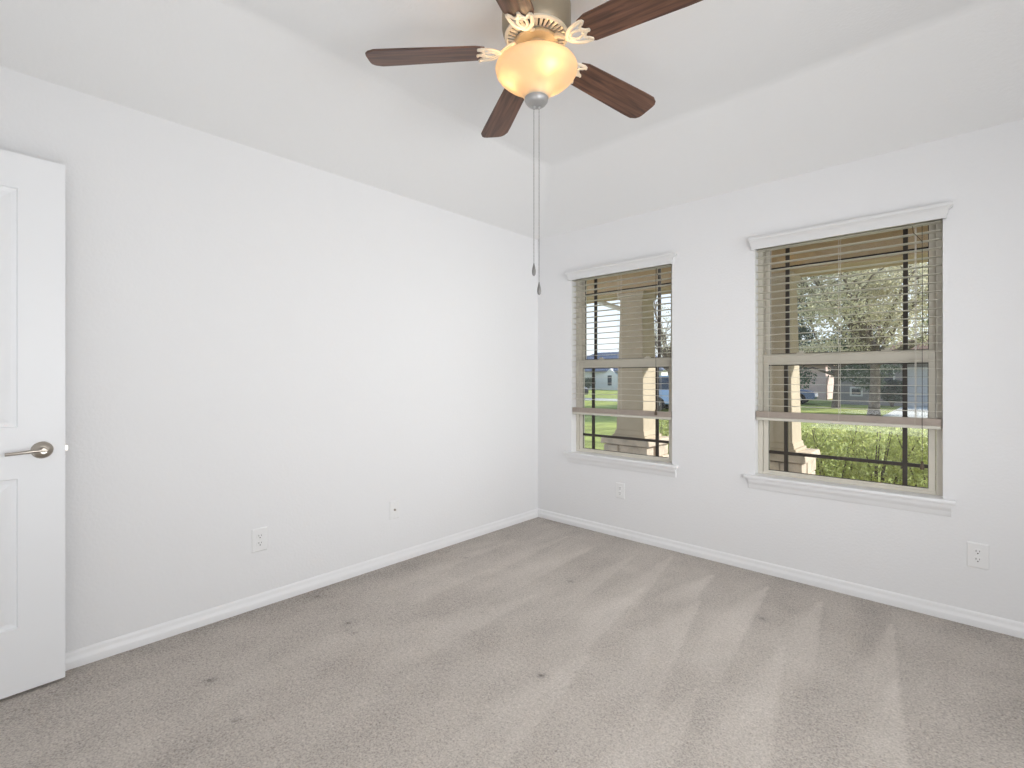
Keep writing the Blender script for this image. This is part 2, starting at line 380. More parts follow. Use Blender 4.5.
# ------------------------------------------------------------------ windows
def rect_frame(b, x0, x1, z0, z1, y0, y1, l, r, bt, tp):
    b.box(x0, x0+l, y0, y1, z0, z1); b.box(x1-r, x1, y0, y1, z0, z1)
    b.box(x0+l, x1-r, y0, y1, z0, z0+bt); b.box(x0+l, x1-r, y0, y1, z1-tp, z1)
STOOL = [(.080, 0), (.080, .010), (.078, .017), (.072, .022), (0, .022), (0, 0)]
def window(idx, x0, x1):
    root = empty('window_%d' % idx, ((x0+x1)/2, .1, WZ0)); tag(root, kind='structure')
    inv = Matrix.Translation((-(x0+x1)/2, -.1, -WZ0))
    def put(b, name, m, bevel=0, smooth=None, parent=None):
        bmesh.ops.transform(b.b, matrix=inv, verts=b.b.verts)
        o = b.build(name, m, parent or root, bevel=bevel, smooth=smooth); return o
    z0 = .607
    fr = MB(); rect_frame(fr, x0, x1, z0, WZ1, .066, .150, .028, .028, .016, .018)
    fr.box(x0+.028, x1-.028, .076, .080, z0+.012, z0+.020)
    put(fr, 'window_frame', M_vinyl, .002)
    a0, a1 = x0+.030, x1-.030
    # upper sash, outer track
    zb, zt = 1.338, WZ1-.018
    us = MB(); rect_frame(us, a0, a1, zb, zt, .112, .138, .029, .029, .036, .022); U = put(us, 'upper_sash', M_vinyl, .002)
    ls = MB(); zl0, zl1 = z0+.014, 1.370
    rect_frame(ls, a0, a1, zl0, zl1, .074, .108, .029, .029, .014, .066)
    ls.box(a0, a1, .068, .078, zl1-.066, zl1-.058); ls.box(a0, a1, .069, .078, zl1-.012, zl1-.002)
    Lw = put(ls, 'lower_sash', M_vinyl, .002)
    for par, y, q0, q1, top in ((U, .125, zb+.036, zt-.022, True), (Lw, .091, zl0+.014, zl1-.066, False)):
        put(MB().box(a0+.029, a1-.029, y-.003, y+.003, q0, q1), 'pane', M_glass, parent=par)
        g = MB(); xa, xb = a0+.029, a1-.029
        for xx in (xa+.098, xb-.098): g.box(xx-.0105, xx+.0105, y-.008, y+.008, q0, q1)
        zz = q1-.129 if top else q0+.115
        g.box(xa, xb, y-(.003 if top else .0078), y+(.003 if top else .0078), zz-(.006 if top else .0095), zz+(.006 if top else .0095))
        rect_frame(g, xa, xb, q0, q1, y-.009, y-.004, .003, .003, .003, .006)
        put(g, 'grid_bars', M_bronze, parent=par)
    for fx in (.25, .75):
        xx = a0+(a1-a0)*fx
        k = MB(); k.box(xx-.022, xx+.022, .080, .104, 1.370, 1.379); k.box(xx-.006, xx+.016, .070, .092, 1.379, 1.388)
        put(k, 'sash_lock', M_vinyl, .002)
    # interior stool and apron
    st = MB(); st.box(x0+.0005, x1-.0005, -.001, .078, .585, .607)
    st.prism([(0, .585), (.034, .585), (.037, .590), (.037, .602), (.033, .607), (0, .607)], (x0-.055, 0, 0), (x1+.050, 0, 0))
    put(st, 'window_stool', M_trim, .0015, smooth=40)
    ap = MB(); ap.prism([(0, .520), (.006, .520), (.011, .528), (.011, .545), (.015, .552), (.022, .560), (.026, .570), (.026, .585), (0, .585)], (x0-.034, 0, 0), (x1+.032, 0, 0))
    put(ap, 'apron', M_trim, smooth=35)
for i, (a, b_) in enumerate(WIN): window(i+1, a, b_)

# ------------------------------------------------------------------ blinds
def blind(x0, x1, label, tass_dx, tass_z, rail):
    xc = (x0+x1)/2; root = empty('window_blind', (xc, .03, 1.98)); tag(root, label, 'blind', 'raised slat blinds on the two windows')
    inv = Matrix.Translation((-xc, -.03, -1.98))
    def put(b, name, m, bevel=0, smooth=None, parent=None):
        bmesh.ops.transform(b.b, matrix=inv, verts=b.b.verts); return b.build(name, m, parent or root, bevel=bevel, smooth=smooth)
    e0, e1 = x0+.005, x1-.005
    v = MB()   # crown valance on the wall face with returns
    prof = [(.028, 2.028), (.036, 2.028), (.037, 2.044), (.041, 2.050), (.043, 2.066), (.050, 2.075), (.058, 2.082), (.060, 2.097), (.028, 2.097)]
    n = len(prof); fl = lambda o: max(0, o-.034)       # crown moulding flares at its mitred ends
    b0 = [(x0-.010-.4*fl(o), -o, z) for o, z in prof]; b1 = [(x1+.014+fl(o), -o, z) for o, z in prof]
    v.poly(b0+b1, [(i, (i+1) % n, n+(i+1) % n, n+i) for i in range(n)]+[tuple(range(n)), tuple(range(n, 2*n))])
    for sx, xe in ((-.4, x0-.010), (1, x1+.014)):
        q = [(xe, 0, 2.028), (xe+sx*.002, 0, 2.044), (xe+sx*.008, 0, 2.070), (xe+sx*.024, 0, 2.082), (xe+sx*.026, 0, 2.097), (xe-sx*.008, 0, 2.097), (xe-sx*.008, 0, 2.028)]
        m_ = len(q); v.poly([(a, -.001, c) for a, _, c in q]+[(a, -.0285, c) for a, _, c in q], [tuple(range(m_)), tuple(range(m_, 2*m_))]+[(i, (i+1) % m_, m_+(i+1) % m_, m_+i) for i in range(m_)])
    put(v, 'valance', M_valance, smooth=35)
    put(MB().box(e0, e1, .004, .058, 2.046, 2.087), 'headrail', M_slat, .002)
    s = MB(); z = 2.026; n = 0; zr = rail+.03
    def slat(zc, th=.0017):
        prof = []
        for k in range(7):
            u = -1+k/3; prof.append((.025*u, .0007*(1-u*u)))
        pts = [(-a, h+th/2) for a, h in prof] + [(-a, h-th/2) for a, h in reversed(prof)]
        s.prism([(a-.031, zc+h) for a, h in pts], (e0, 0, 0), (e1, 0, 0))
    while z > zr: slat(z); z -= .0445
    put(s, 'slats', M_slat, smooth=50)
    s = MB()
    for k in range(8): slat(rail-.036+k*.0046, .0036)
    put(s, 'stacked_slats', M_slatshade, smooth=50)
    put(MB().box(e0+.001, e1-.001, .005, .057, rail-.056, rail-.039), 'bottom_rail', M_slat, .004)
    c = MB()
    for xx in (e0+.075, xc, e1-.105):
        for yy in (.0045, .0575): c.tube([(xx, yy, 2.03), (xx, yy, rail-.04)], .0011, 5)
        c.tube([(xx+.004, .031, 2.03), (xx+.004, .031, rail-.04)], .0009, 5)
        z = 2.026
        while z > zr: c.tube([(xx, .0045, z-.004), (xx, .0575, z-.004)], .0007, 4); z -= .0445
    put(c, 'ladder_cords', M_cord)
    tx = e1-tass_dx
    k = MB(); k.tube([(tx, .001, 2.015), (tx+.001, -.001, 1.6), (tx, 0, tass_z)], .0014, 6)
    cord = put(k, 'lift_cord', M_bronze)
    k = MB(); k.lathe([(.002, .0), (.006, -.004), (.0065, -.012), (.005, -.018), (.0085, -.026), (.010, -.040), (.008, -.044)], (tx, 0, tass_z), 12)
    put(k, 'tassel', M_tassel, smooth=40, parent=cord)
    k = MB(); k.tube([(e1-.115, .001, 2.02), (e1-.112, -.002, 1.985), (e1-.09, -.002, 1.955), (e1-.075, 0, 1.93)], .0014, 6)
    put(k, 'tilt_cord', M_bronze)
blind(*WIN[0], 'off-white slat blind on the left window, nearest the room corner', .118, .995, .978)
blind(*WIN[1], 'off-white slat blind on the right window, its dark cord and tassel hanging below the slats', .076, .788, 1.012)

# ------------------------------------------------------------------ outlets
def plate_mesh(wd, ht, th=.006):
    b = MB()
    pr = [(wd/2, 0), (wd/2, th*.45), (wd/2-.004, th), ]
    def ring(w_, h_, y): return [(-w_, y, -h_), (w_, y, -h_), (w_, y, h_), (-w_, y, h_)]
    R = [ring(wd/2, ht/2, 0), ring(wd/2, ht/2, -th*.45), ring(wd/2-.005, ht/2-.005, -th)]
    pts = sum(R, []); f = []
    for k in (0, 1):
        for i in range(4): f.append((k*4+i, k*4+(i+1) % 4, k*4+4+(i+1) % 4, k*4+4+i))
    f += [(0, 1, 2, 3), (8, 9, 10, 11)]
    b.poly(pts, f); return b
def receptacle(zc):
    b = MB()
    pts = []; n = 28
    for i in range(n):
        a = 2*PI*i/n; x = .0172*math.cos(a); z = .0172*math.sin(a); z = max(-.0138, min(.0138, z)); pts.append((x, z))
    b.poly([(x, -.0045, z+zc) for x, z in pts]+[(x, -.0085, z+zc) for x, z in pts],
           [tuple(range(n)), tuple(range(n, 2*n))]+[(i, (i+1) % n, n+(i+1) % n, n+i) for i in range(n)])
    return b
def outlet(loc, rz, label, wd=.080, ht=.124):
    root = empty('wall_outlet', loc, rz); tag(root, label, 'outlet', 'wall outlets')
    plate_mesh(wd, ht).build('cover_plate', M_plate, root)
    for zc in (.0195, -.0195):
        r = receptacle(zc).build('receptacle', M_plate, root)
        s_ = MB(); s_.box(-.0075, -.0053, -.0088, -.0080, zc-.0005, zc+.0085); s_.box(.0053, .0075, -.0088, -.0080, zc+.0005, zc+.0075)
        s_.lathe([(.0029, -.0088), (.0029, -.0080)], (0, 0, zc-.0075), 12, 'y'); s_.build('slots', M_slot, r)
    MB().lathe([(.0032, -.0085), (.0036, -.0055)], (0, 0, 0), 12, 'y').build('screw', M_plate, root)
outlet((2.811, 0, .348), 0, 'white double outlet plate on the window wall right of the right window')
outlet((.824, 0, .356), 0, 'white outlet plate low on the wall below the left window', .074, .118)
outlet((0, -2.322, .358), PI/2, 'white double outlet plate on the blank left wall, nearer the door')
root = empty('cable_plate', (0, -1.482, .352), PI/2); tag(root, 'small white wall plate with one central cable jack, on the left wall', 'wall plate')
plate_mesh(.072, .120).build('cover_plate', M_plate, root)
k = MB(); k.lathe([(.0075, -.0055), (.0075, -.009), (.0048, -.009), (.0048, -.017)], (0, 0, 0), 14, 'y'); k.build('cable_jack', M_nickel, root)
for z in (.042, -.042): MB().lathe([(.0032, -.0072), (.0036, -.0055)], (0, 0, z), 12, 'y').build('screw', M_plate, root)

# ------------------------------------------------------------------ door (open, its free edge towards the window wall)
DW, DH, DT = .748, 2.068, .035
HINGE = (.128, -3.846, .013)
free = Vector((.098, -3.100))
ang = math.atan2(free.y-HINGE[1], free.x-HINGE[0])
dr = empty('door_1', HINGE, ang); tag(dr, kind='structure')
# local: x from hinge to free edge, room side faces -y
def door_leaf():
    b = MB()
    xs = [0, .135, DW-.135, DW]; panels = [(.250, .822), (1.018, 1.935)]
    zs = [0, panels[0][0], panels[0][1], panels[1][0], panels[1][1], DH]
    for side, yb in ((-1, 0.0), (1, DT)):
        for i in range(3):
            for k in range(5):
                a, c, e, f = xs[i], xs[i+1], zs[k], zs[k+1]
                if i == 1 and k in (1, 3):
                    prof = [(0, 0), (.004, .007), (.016, .009), (.020, .009), (.050, .002), (.054, .002)]
                    rings = [[(a+o, yb-side*dp, e+o), (c-o, yb-side*dp, e+o), (c-o, yb-side*dp, f-o), (a+o, yb-side*dp, f-o)] for o, dp in prof]
                    n = len(rings); F = []
                    for q in range(n-1):
                        for j in range(4): F.append((q*4+j, q*4+(j+1) % 4, q*4+4+(j+1) % 4, q*4+4+j))
                    F.append(tuple((n-1)*4+j for j in range(4)))
                    b.poly(sum(rings, []), F)
                else:
                    b.poly([(a, yb, e), (c, yb, e), (c, yb, f), (a, yb, f)], [(0, 1, 2, 3)])
    for x in (0, DW): b.poly([(x, 0, 0), (x, DT, 0), (x, DT, DH), (x, 0, DH)], [(0, 1, 2, 3)])
    for z in (0, DH): b.poly([(0, 0, z), (DW, 0, z), (DW, DT, z), (0, DT, z)], [(0, 1, 2, 3)])
    bmesh.ops.remove_doubles(b.b, verts=b.b.verts, dist=1e-5)
    return b
# rotate so that +x runs hinge->free; room side (world +x) is local +y or -y: choose by sign
door_leaf().build('door_leaf', M_door, dr)
side = 1 if (Matrix.Rotation(ang, 3, 'Z') @ Vector((0, 1, 0))).x > 0 else -1
def lever(sgn, y0):
    rx, rz = DW-.068, .925
    hb = empty('door_handle', (rx, y0, rz), 0, dr)
    Y = lambda v: sgn*v
    b = MB(); b.lathe([(.033, 0), (.033, Y(.003)), (.030, Y(.008)), (.022, Y(.012)), (.0125, Y(.014)), (.0115, Y(.036)), (.0135, Y(.040)), (.0135, Y(.050)), (.010, Y(.054))], (0, 0, 0), 28, 'y')
    b.build('rose', M_nickel, hb, smooth=40)
    b = MB(); b.tube([(.010, Y(.045), .002), (-.02, Y(.046), .002), (-.055, Y(.047), 0), (-.085, Y(.046), -.002), (-.104, Y(.043), -.003)], [.0105, .0105, .0090, .0085, .0090], 12, flat=.75)
    b.build('lever', M_nickel, hb, smooth=50)
for sgn, y0 in ((-1, 0), (1, DT)): lever(sgn, y0)
b = MB()
for z in (.2, 1.0, 1.85): b.tube([(-.004, DT/2-side*-.02, z), (-.004, DT/2-side*-.02, z+.09)], .006, 10)
b.build('hinges', M_nickel, dr)
b = MB(); b.box(DW-.0005, DW+.0012, .006, DT-.006, .895, .955); b.box(DW, DW+.009, .011, DT-.011, .914, .936); b.build('latch_plate', M_nickel, dr)

# ------------------------------------------------------------------ ceiling fan
FX, FY = 1.538, -1.857
fan = empty('ceiling_fan', (FX, FY, HT)); tag(fan, 'five-blade ceiling fan with dark wood blades and glowing amber bowl light', 'ceiling fan')
Z = lambda z: z-HT
b = MB(); b.lathe([(.098, 0), (.100, Z(2.715)), (.112, Z(2.70)), (.128, Z(2.685)), (.134, Z(2.66)), (.134, Z(2.585)), (.131, Z(2.568)), (.124, Z(2.553)), (.115, Z(2.546)), (.05, Z(2.546))], n=56)
b.build('motor_housing', M_pewter, fan, smooth=40)
g = MB(); g.lathe([(.124, Z(2.5525)), (.1245, Z(2.546)), (.116, Z(2.540)), (.112, Z(2.543)), (.112, Z(2.5455))], n=56, cap=False)
g.lathe([(.074, Z(2.5455)), (.074, Z(2.535)), (.066, Z(2.530)), (.060, Z(2.530)), (.060, Z(2.5455))], n=48, cap=False)
for i in range(36):
    a = 2*PI*i/36; M = Matrix.Rotation(a, 4, 'Z')
    g.poly([(.072, -.0038, Z(2.537)), (.114, -.0058, Z(2.5415)), (.114, .0058, Z(2.5415)), (.072, .0038, Z(2.537)),
            (.072, -.0038, Z(2.545)), (.114, -.0058, Z(2.545)), (.114, .0058, Z(2.545)), (.072, .0038, Z(2.545))],
           [(0, 1, 2, 3), (0, 1, 5, 4), (1, 2, 6, 5), (2, 3, 7, 6), (3, 0, 4, 7)], M)
g.build('vent_grille', M_cream, fan, smooth=30)
MB().lathe([(.113, Z(2.5456)), (.113, Z(2.5440)), (.07, Z(2.5440))], n=48).build('vent_backing', M_darkvent, fan)
b = MB(); b.lathe([(.058, Z(2.533)), (.086, Z(2.531)), (.088, Z(2.524)), (.082, Z(2.519)), (.046, Z(2.516)), (.040, Z(2.500)), (.038, Z(2.470)), (.044, Z(2.455)), (.050, Z(2.445)), (.046, Z(2.436)), (.012, Z(2.430)), (.010, Z(2.30))], n=48)
b.build('flywheel_hub', M_pewter, fan, smooth=35)
PITCH = math.radians(-12); DROOP = math.radians(2.3)
R0, R1, BZ = .200, .66, Z(2.4985)
def blade_mesh():
    b = MB(); top = []
    n = 14; out = []
    for i in range(n+1):
        u = i/n; x = R0 + (R1-R0)*u
        hw = .058 + .014*min(1, u*1.25)
        if u < .06: hw -= .012*(1-u/.06)
        out.append((x, hw))
    # clipped, slightly rounded tip
    up = [(x, h) for x, h in out if x < R1-.045] + [(R1-.040, .072), (R1-.014, .060), (R1-.003, .046), (R1, .030)]
    low = [(x, -h) for x, h in reversed(up)]
    # scalloped root
    root = [(R0, -.046), (R0+.012, -.030), (R0+.004, -.015), (R0+.016, 0), (R0+.004, .015), (R0+.012, .030), (R0, .046)]
    outline = root + up + low
    N = len(outline)
    b.poly([(x, y, .0035) for x, y in outline]+[(x, y, -.0035) for x, y in outline],
           [tuple(range(N)), tuple(range(N, 2*N))]+[(i, (i+1) % N, N+(i+1) % N, N+i) for i in range(N)])
    return b
def iron_mesh():
    b = MB(); z = -.007
    b.tube([(.080, 0, .030), (.105, 0, .022), (.130, 0, .004), (.150, 0, z)], [.013, .011, .010, .010], 10, flat=.6)
    for s_ in (-1, 1):
        b.tube([(.140, 0, z), (.152, s_*.020, z), (.168, s_*.034, z), (.190, s_*.042, z), (.214, s_*.046, z), (.226, s_*.044, z)], [.008, .0085, .008, .008, .007, .006], 8, flat=.55)
        b.tube([(.226, s_*.044, z), (.216, s_*.032, z), (.204, s_*.026, z), (.205, s_*.014, z), (.216, s_*.004, z), (.232, 0, z)], [.006, .006, .006, .007, .007, .006], 8, flat=.55)
        b.lathe([(.005, -.013), (.0055, -.007)], (.224, s_*.043, 0), 10)
        b.tube([(.150, 0, z), (.165, s_*.014, z), (.182, s_*.018, z), (.200, s_*.012, z), (.206, 0, z)], .0055, 8, flat=.6)
    b.lathe([(.005, -.013), (.0055, -.007)], (.230, 0, 0), 10)
    return b
bl_me = ir_me = None
for k in range(5):
    an = math.radians(222.18-72*k)
    if bl_me is None:
        bl = blade_mesh().build('blade', M_wood, fan, bevel=.002); ir = iron_mesh().build('blade_iron', M_cream, fan, smooth=40)
        bl_me, ir_me = bl, ir
    else:
        bl = bl_me.copy(); C.objects.link(bl); ir = ir_me.copy(); C.objects.link(ir)
    for o in (bl, ir):
        o.location = (0, 0, BZ); o.rotation_euler = Matrix(Matrix.Rotation(an, 3, 'Z') @ Matrix.Rotation(DROOP, 3, 'Y') @ Matrix.Rotation(PITCH if o is bl else PITCH*.8, 3, 'X')).to_euler()
prof = [(.149, 2.432), (.1575, 2.430), (.160, 2.424), (.157, 2.411), (.147, 2.397), (.130, 2.383), (.109, 2.370), (.088, 2.358), (.072, 2.347), (.061, 2.335), (.053, 2.322), (.047, 2.310)]
inner = [(r-.004, z+.002) for r, z in reversed(prof)]
b = MB(); b.lathe([(r, Z(z)) for r, z in prof+inner], n=64, cap=False)
b.build('glass_bowl', M_frost, fan, smooth=60)
b = MB(); b.lathe([(.030, Z(2.322)), (.046, Z(2.318)), (.047, Z(2.310)), (.044, Z(2.298)), (.036, Z(2.288)), (.024, Z(2.282)), (.014, Z(2.280)), (.003, Z(2.279))], n=36)
for dx in (-.0098, .0105): b.lathe([(.0065, Z(2.283)), (.0065, Z(2.274)), (.0045, Z(2.270)), (.002, Z(2.268))], (math.cos(HEAD)*dx, math.sin(HEAD)*dx, 0), 14)
b.build('finial', M_chain, fan, smooth=40)
rv = Vector((math.cos(HEAD), math.sin(HEAD), 0)); dv = Vector((-math.sin(HEAD), math.cos(HEAD), 0))
BUL = [rv*.041-dv*.090, rv*-.090+dv*.006, rv*.055+dv*.080]
for q in BUL:
    c = q + Vector((0, 0, Z(2.414)))
    h = MB(); h.lathe([(.014, .030), (.014, .012), (.017, .008), (.017, .004)], c, 16); h.build('lamp_socket', M_cream, fan, smooth=40)
    u = MB(); u.lathe([(.009, .006), (.013, -.002), (.0165, -.012), (.0155, -.022), (.010, -.030), (.003, -.033)], c, 16); u.build('light_bulb', M_bulb, fan, smooth=60)
for dx, zf, zt in ((-.0098, 1.619, 1.668), (.0105, 1.545, 1.594)):
    o = rv*dx
    c = MB(); zz = Z(2.272)
    c.tube([(o.x, o.y, Z(2.285)), (o.x, o.y, Z(zt))], .0008, 5)
    while zz > Z(zt):
        bmesh.ops.create_icosphere(c.b, subdivisions=1, radius=.0018, matrix=Matrix.Translation((o.x, o.y, zz))); zz -= .0052
    pc = c.build('pull_chain', M_dchain, fan)
    f = MB(); f.lathe([(.002, Z(zt)), (.0035, Z(zt-.006)), (.0072, Z(zf+.024)), (.0078, Z(zf+.014)), (.0060, Z(zf+.004)), (.002, Z(zf))], (o.x, o.y, 0), 14); f.build('chain_fob', M_dchain, pc, smooth=60)

# ------------------------------------------------------------------ outside: ground, porch
GZ = -.35
def noise_strip(name, x0, x1, y0, y1, z, m, th=.3):
    return tag(MB().box(x0, x1, y0, y1, z-th, z).build(name, m), kind='structure')
noise_strip('lawn', -90, 70, 2.45, 120, GZ, M_grass, .5)
noise_strip('street', -90, -6.5, 25.5, 28.5, GZ+.02, M_concrete, .1)
noise_strip('driveway', .3, 5.5, 21.5, 31.4, GZ+.025, M_concrete, .1)
noise_strip('porch_floor', -2.5, 7,   .15, 2.45, -.08, M_slab, .5)

M_shingle = mat('roof_shingle', (118, 112, 112), .95, var=.2, vscale=6, spec=.1)
b = MB(); b.box(-2.2, 8, -RD-1.6, .2, 2.80, 2.92); b.poly([(-2.2, .1, 2.86), (8, .1, 2.86), (8, 3.30, 2.50), (-2.2, 3.30, 2.50), (-2.2, .1, 2.98), (8, .1, 2.98), (8, 3.30, 2.60), (-2.2, 3.30, 2.60)], [(0, 1, 2, 3), (4, 5, 6, 7), (0, 1, 5, 4), (1, 2, 6, 5), (2, 3, 7, 6), (3, 0, 4, 7)])
tag(b.build('roof', M_shingle), kind='structure')
pr = empty('porch_roof', (2.5, 1.9, 2.2)); tag(pr, 'tan porch ceiling with a deep beam carried by the stone-based columns', 'porch roof')
def pput(b, name, m, bevel=0):
    bmesh.ops.translate(b.b, vec=(-2.5, -1.9, -2.2), verts=b.b.verts); return b.build(name, m, pr, bevel=bevel)
pput(MB().box(-2.2, 8, .151, 1.80, 2.470, 2.50), 'soffit', M_soffit)
b = MB(); b.box(-2.2, 8, 1.80, 2.15, 2.22, 2.50); b.box(-2.2, 8, 1.782, 1.80, 2.43, 2.47); b.box(-2.2, 8, 1.786, 1.80, 2.22, 2.24)
pput(b, 'beam', M_soffit, .004)
b = MB(); b.box(-2.2, 8, 2.15, 3.28, 2.47, 2.50); b.box(-2.2, 8, 3.28, 3.31, 2.42, 2.60); pput(b, 'eave', M_soffit)
M_gutter = mat('gutter_paint', (226, 224, 218), .4)
dsp = MB(); dsp.tube([(-1.05, 2.46, 2.47), (-1.05, 2.46, 2.34), (-.99, 2.46, 2.29), (-.42, 2.46, 2.07), (-.36, 2.46, 2.0), (-.36, 2.46, -.05)], .032, 8)
tag(dsp.build('downspout', M_gutter), 'pale downspout slanting behind the left porch column under the eave', 'downspout')

def column(x0, x1, label):
    """front face y=1.80; tapers upward"""
    xc = (x0+x1)/2; yc = 1.975; w_ = (x1-x0)/2
    root = empty('porch_column', (xc, yc, -.08)); tag(root, label, 'column', 'porch columns')
    def fr(b, r0, z0, r1, z1):
        pts = [(-r0, -r0, z0), (r0, -r0, z0), (r0, r0, z0), (-r0, r0, z0), (-r1, -r1, z1), (r1, -r1, z1), (r1, r1, z1), (-r1, r1, z1)]
        b.poly(pts, [(3, 2, 1, 0), (4, 5, 6, 7), (0, 1, 5, 4), (1, 2, 6, 5), (2, 3, 7, 6), (3, 0, 4, 7)])
    q = .08
    b = MB(); fr(b, w_, .60+q, w_*.80, 2.219+q); b.build('shaft', M_stucco, root, bevel=.006)
    b = MB(); fr(b, w_+.035, .52+q, w_+.035, .555+q); fr(b, w_+.02, .555+q, w_+.008, .61+q); b.build('base_moulding', M_stucco, root, bevel=.006)
    b = MB(); fr(b, w_*.82+.02, 2.15+q, w_*.82+.03, 2.218+q); b.build('capital', M_stucco, root, bevel=.006)
    b = MB(); fr(b, w_+.14, .45+q, w_+.13, .52+q); b.build('cap_stone', M_stone, root, bevel=.012)
    b = MB(); z = 0; n = 0
    rnd = random.Random(int(xc*100))
    R = w_+.10
    while z < .51:
        hh = min(.13, .52-z)
        if hh < .03: break
        for sx in range(3):
            for sy in range(3):
                if sx == 1 and sy == 1: continue
                a = -R+2*R*sx/3; c = -R+2*R*sy/3; j = rnd.uniform(-.012, .012)
                b.box(a+.004-(j if sx == 0 else 0), a+2*R/3-.004+(j if sx == 2 else 0), c+.004-(j if sy == 0 else 0), c+2*R/3-.004+(j if sy == 2 else 0), z+.004, z+hh-.002)
        z += hh
    b.box(-R+.02, R-.02, -R+.02, R-.02, 0, .515)
    b.build('stone_pedestal', M_stone, root, bevel=.010)
column(-.283, .070, 'tapered stucco porch column on a stone base, seen through the left window')
column(1.233, 1.586, 'tapered stucco porch column on a stone base, at the left edge of the right window')

# ------------------------------------------------------------------ plants
def leaf_cloud(name, blobs, count, size, m, parent, seed, shell=.55):
    """blobs: (x,y,z,rx,ry,rz) relative to the parent"""
    rnd = random.Random(seed); vs = []; fs = []
    vol = [bx[3]*bx[4]*bx[5] for bx in blobs]; tot = sum(vol)
    for bx, v in zip(blobs, vol):
        for _ in range(int(count*v/tot)):
            th = rnd.uniform(0, 2*PI); cz = rnd.uniform(-1, 1); sr = math.sqrt(1-cz*cz); rr = shell+(1-shell)*rnd.random()**.6
            p = Vector((bx[0]+bx[3]*rr*sr*math.cos(th), bx[1]+bx[4]*rr*sr*math.sin(th), bx[2]+bx[5]*rr*cz))
            a = Vector((rnd.gauss(0, 1), rnd.gauss(0, 1), rnd.gauss(0, 1))).normalized(); c = a.orthogonal().normalized()
            c = (Matrix.Rotation(rnd.uniform(0, 6.28), 3, a) @ c); d = a.cross(c)
            s_ = size*rnd.uniform(.6, 1.4); i0 = len(vs)
            vs += [p-c*s_, p+d*s_*.45+a*s_*.12, p+c*s_, p-d*s_*.45+a*s_*.12]; fs.append((i0, i0+1, i0+2, i0+3))
    me = bpy.data.meshes.new(name); me.from_pydata([tuple(v) for v in vs], [], fs); me.update(); me.materials.append(m)
    o = bpy.data.objects.new(name, me); C.objects.link(o); o.parent = parent; return o
M_leafY = mat('leaf_light', (202, 206, 138), .5, var=.45, vscale=26, transl=.5)
M_leafG = mat('leaf_mid', (124, 140, 88), .55, var=.4, vscale=2, transl=.3)
M_leafO = mat('leaf_olive', (208, 200, 172), .6, var=.45, vscale=5, transl=.4)
M_leafD = mat('leaf_dark', (80, 94, 74), .55, var=.4, vscale=1, transl=.25)

def hedge(label):
    root = empty('hedge', (1.3, 3.75, GZ)); tag(root, label, 'hedge')
    rnd = random.Random(21); st = MB(); blobs = []
    for k in range(11):
        cx = -2.0+k*.46; h = 1.10+rnd.uniform(-.05, .06)
        for i in range(7):
            a = rnd.uniform(0, 6.28); q = rnd.uniform(.2, .48)
            st.tube([(cx+.06*math.cos(a), .06*math.sin(a), -.02), (cx+.5*q*math.cos(a), .5*q*math.sin(a), h*.42), (cx+q*math.cos(a+.3), q*math.sin(a+.3), h*.86)], [.014, .010, .004], 6)
        blobs.append((cx, 0, h*.56, .42, .50, h*.42))
        for i in range(4):
            a = rnd.uniform(0, 6.28); q = rnd.uniform(.2, .36)
            blobs.append((cx+q*math.cos(a), q*math.sin(a), h*rnd.uniform(.45, .76), .24, .26, h*.25))
    st.build('branches', M_bark, root)
    leaf_cloud('foliage', blobs, 32000, .024, M_leafY, root, 5, .55)
hedge('bushy sunlit green hedge below the porch beam, filling the bottom of the right window')

def tree(x, y, tr, th, crown, count, leaf, m, label, seed, branches=7, name='yard_tree'):
    root = empty(name, (x, y, GZ)); tag(root, label, 'tree', 'trees outside the windows')
    rnd = random.Random(seed)
    t = MB(); t.tube([(0, 0, -.1), (.02, 0, .4), (.06, .03, th*.6), (.02, 0, th)], [tr*1.35, tr, tr*.85, tr*.75], 12)
    t.build('trunk', M_bark, root, smooth=60)
    br = MB()
    for i in range(branches):
        bx = crown[i % len(crown)]
        e = Vector((bx[0]+rnd.uniform(-.5, .5)*bx[3], bx[1]+rnd.uniform(-.5, .5)*bx[4], bx[2]+rnd.uniform(-.3, .5)*bx[5])); s0 = Vector((0, 0, th*rnd.uniform(.75, .98)))
        md = s0.lerp(e, .5)+Vector((rnd.uniform(-.3, .3), rnd.uniform(-.3, .3), .35))
        br.tube([s0, md, e], [tr*.5, tr*.3, .03], 7)
        for _ in range(5):
            f = e+Vector((rnd.gauss(0, .6)*bx[3], rnd.gauss(0, .6)*bx[4], rnd.gauss(.2, .6)*bx[5])); br.tube([md.lerp(e, rnd.uniform(.2, .9)), e.lerp(f, .5)+Vector((0, 0, .1)), f], [.05, .03, .012], 5)
    br.build('branches', M_bark, root, smooth=60)
    leaf_cloud('foliage', crown, count, leaf, m, root, seed, .25)
rnd = random.Random(3)
def crown(n, rx, ry, zlo, zhi, rb):
    out = []
    for i in range(n):
        a = rnd.uniform(0, 6.28); q = math.sqrt(rnd.random())
        out.append((rx*q*math.cos(a), ry*q*math.sin(a), rnd.uniform(zlo, zhi), rb*rnd.uniform(.7, 1.3), rb*rnd.uniform(.7, 1.3), rb*rnd.uniform(.45, .8)))
    return out
tree(.15, 20.3, .19, 2.6, crown(34, 3.6, 2.8, 2.7, 6.6, 1.0), 26000, .062, M_leafO, 'big olive-leaved yard tree with a thick grey trunk, seen through the right window', 41, 18)
tree(-2.2, 27.0, .16, 2.2, crown(20, 2.2, 1.8, 1.3, 6.4, 1.0), 12000, .085, M_leafD, 'dark green tree behind the yard tree, left of its trunk', 42)
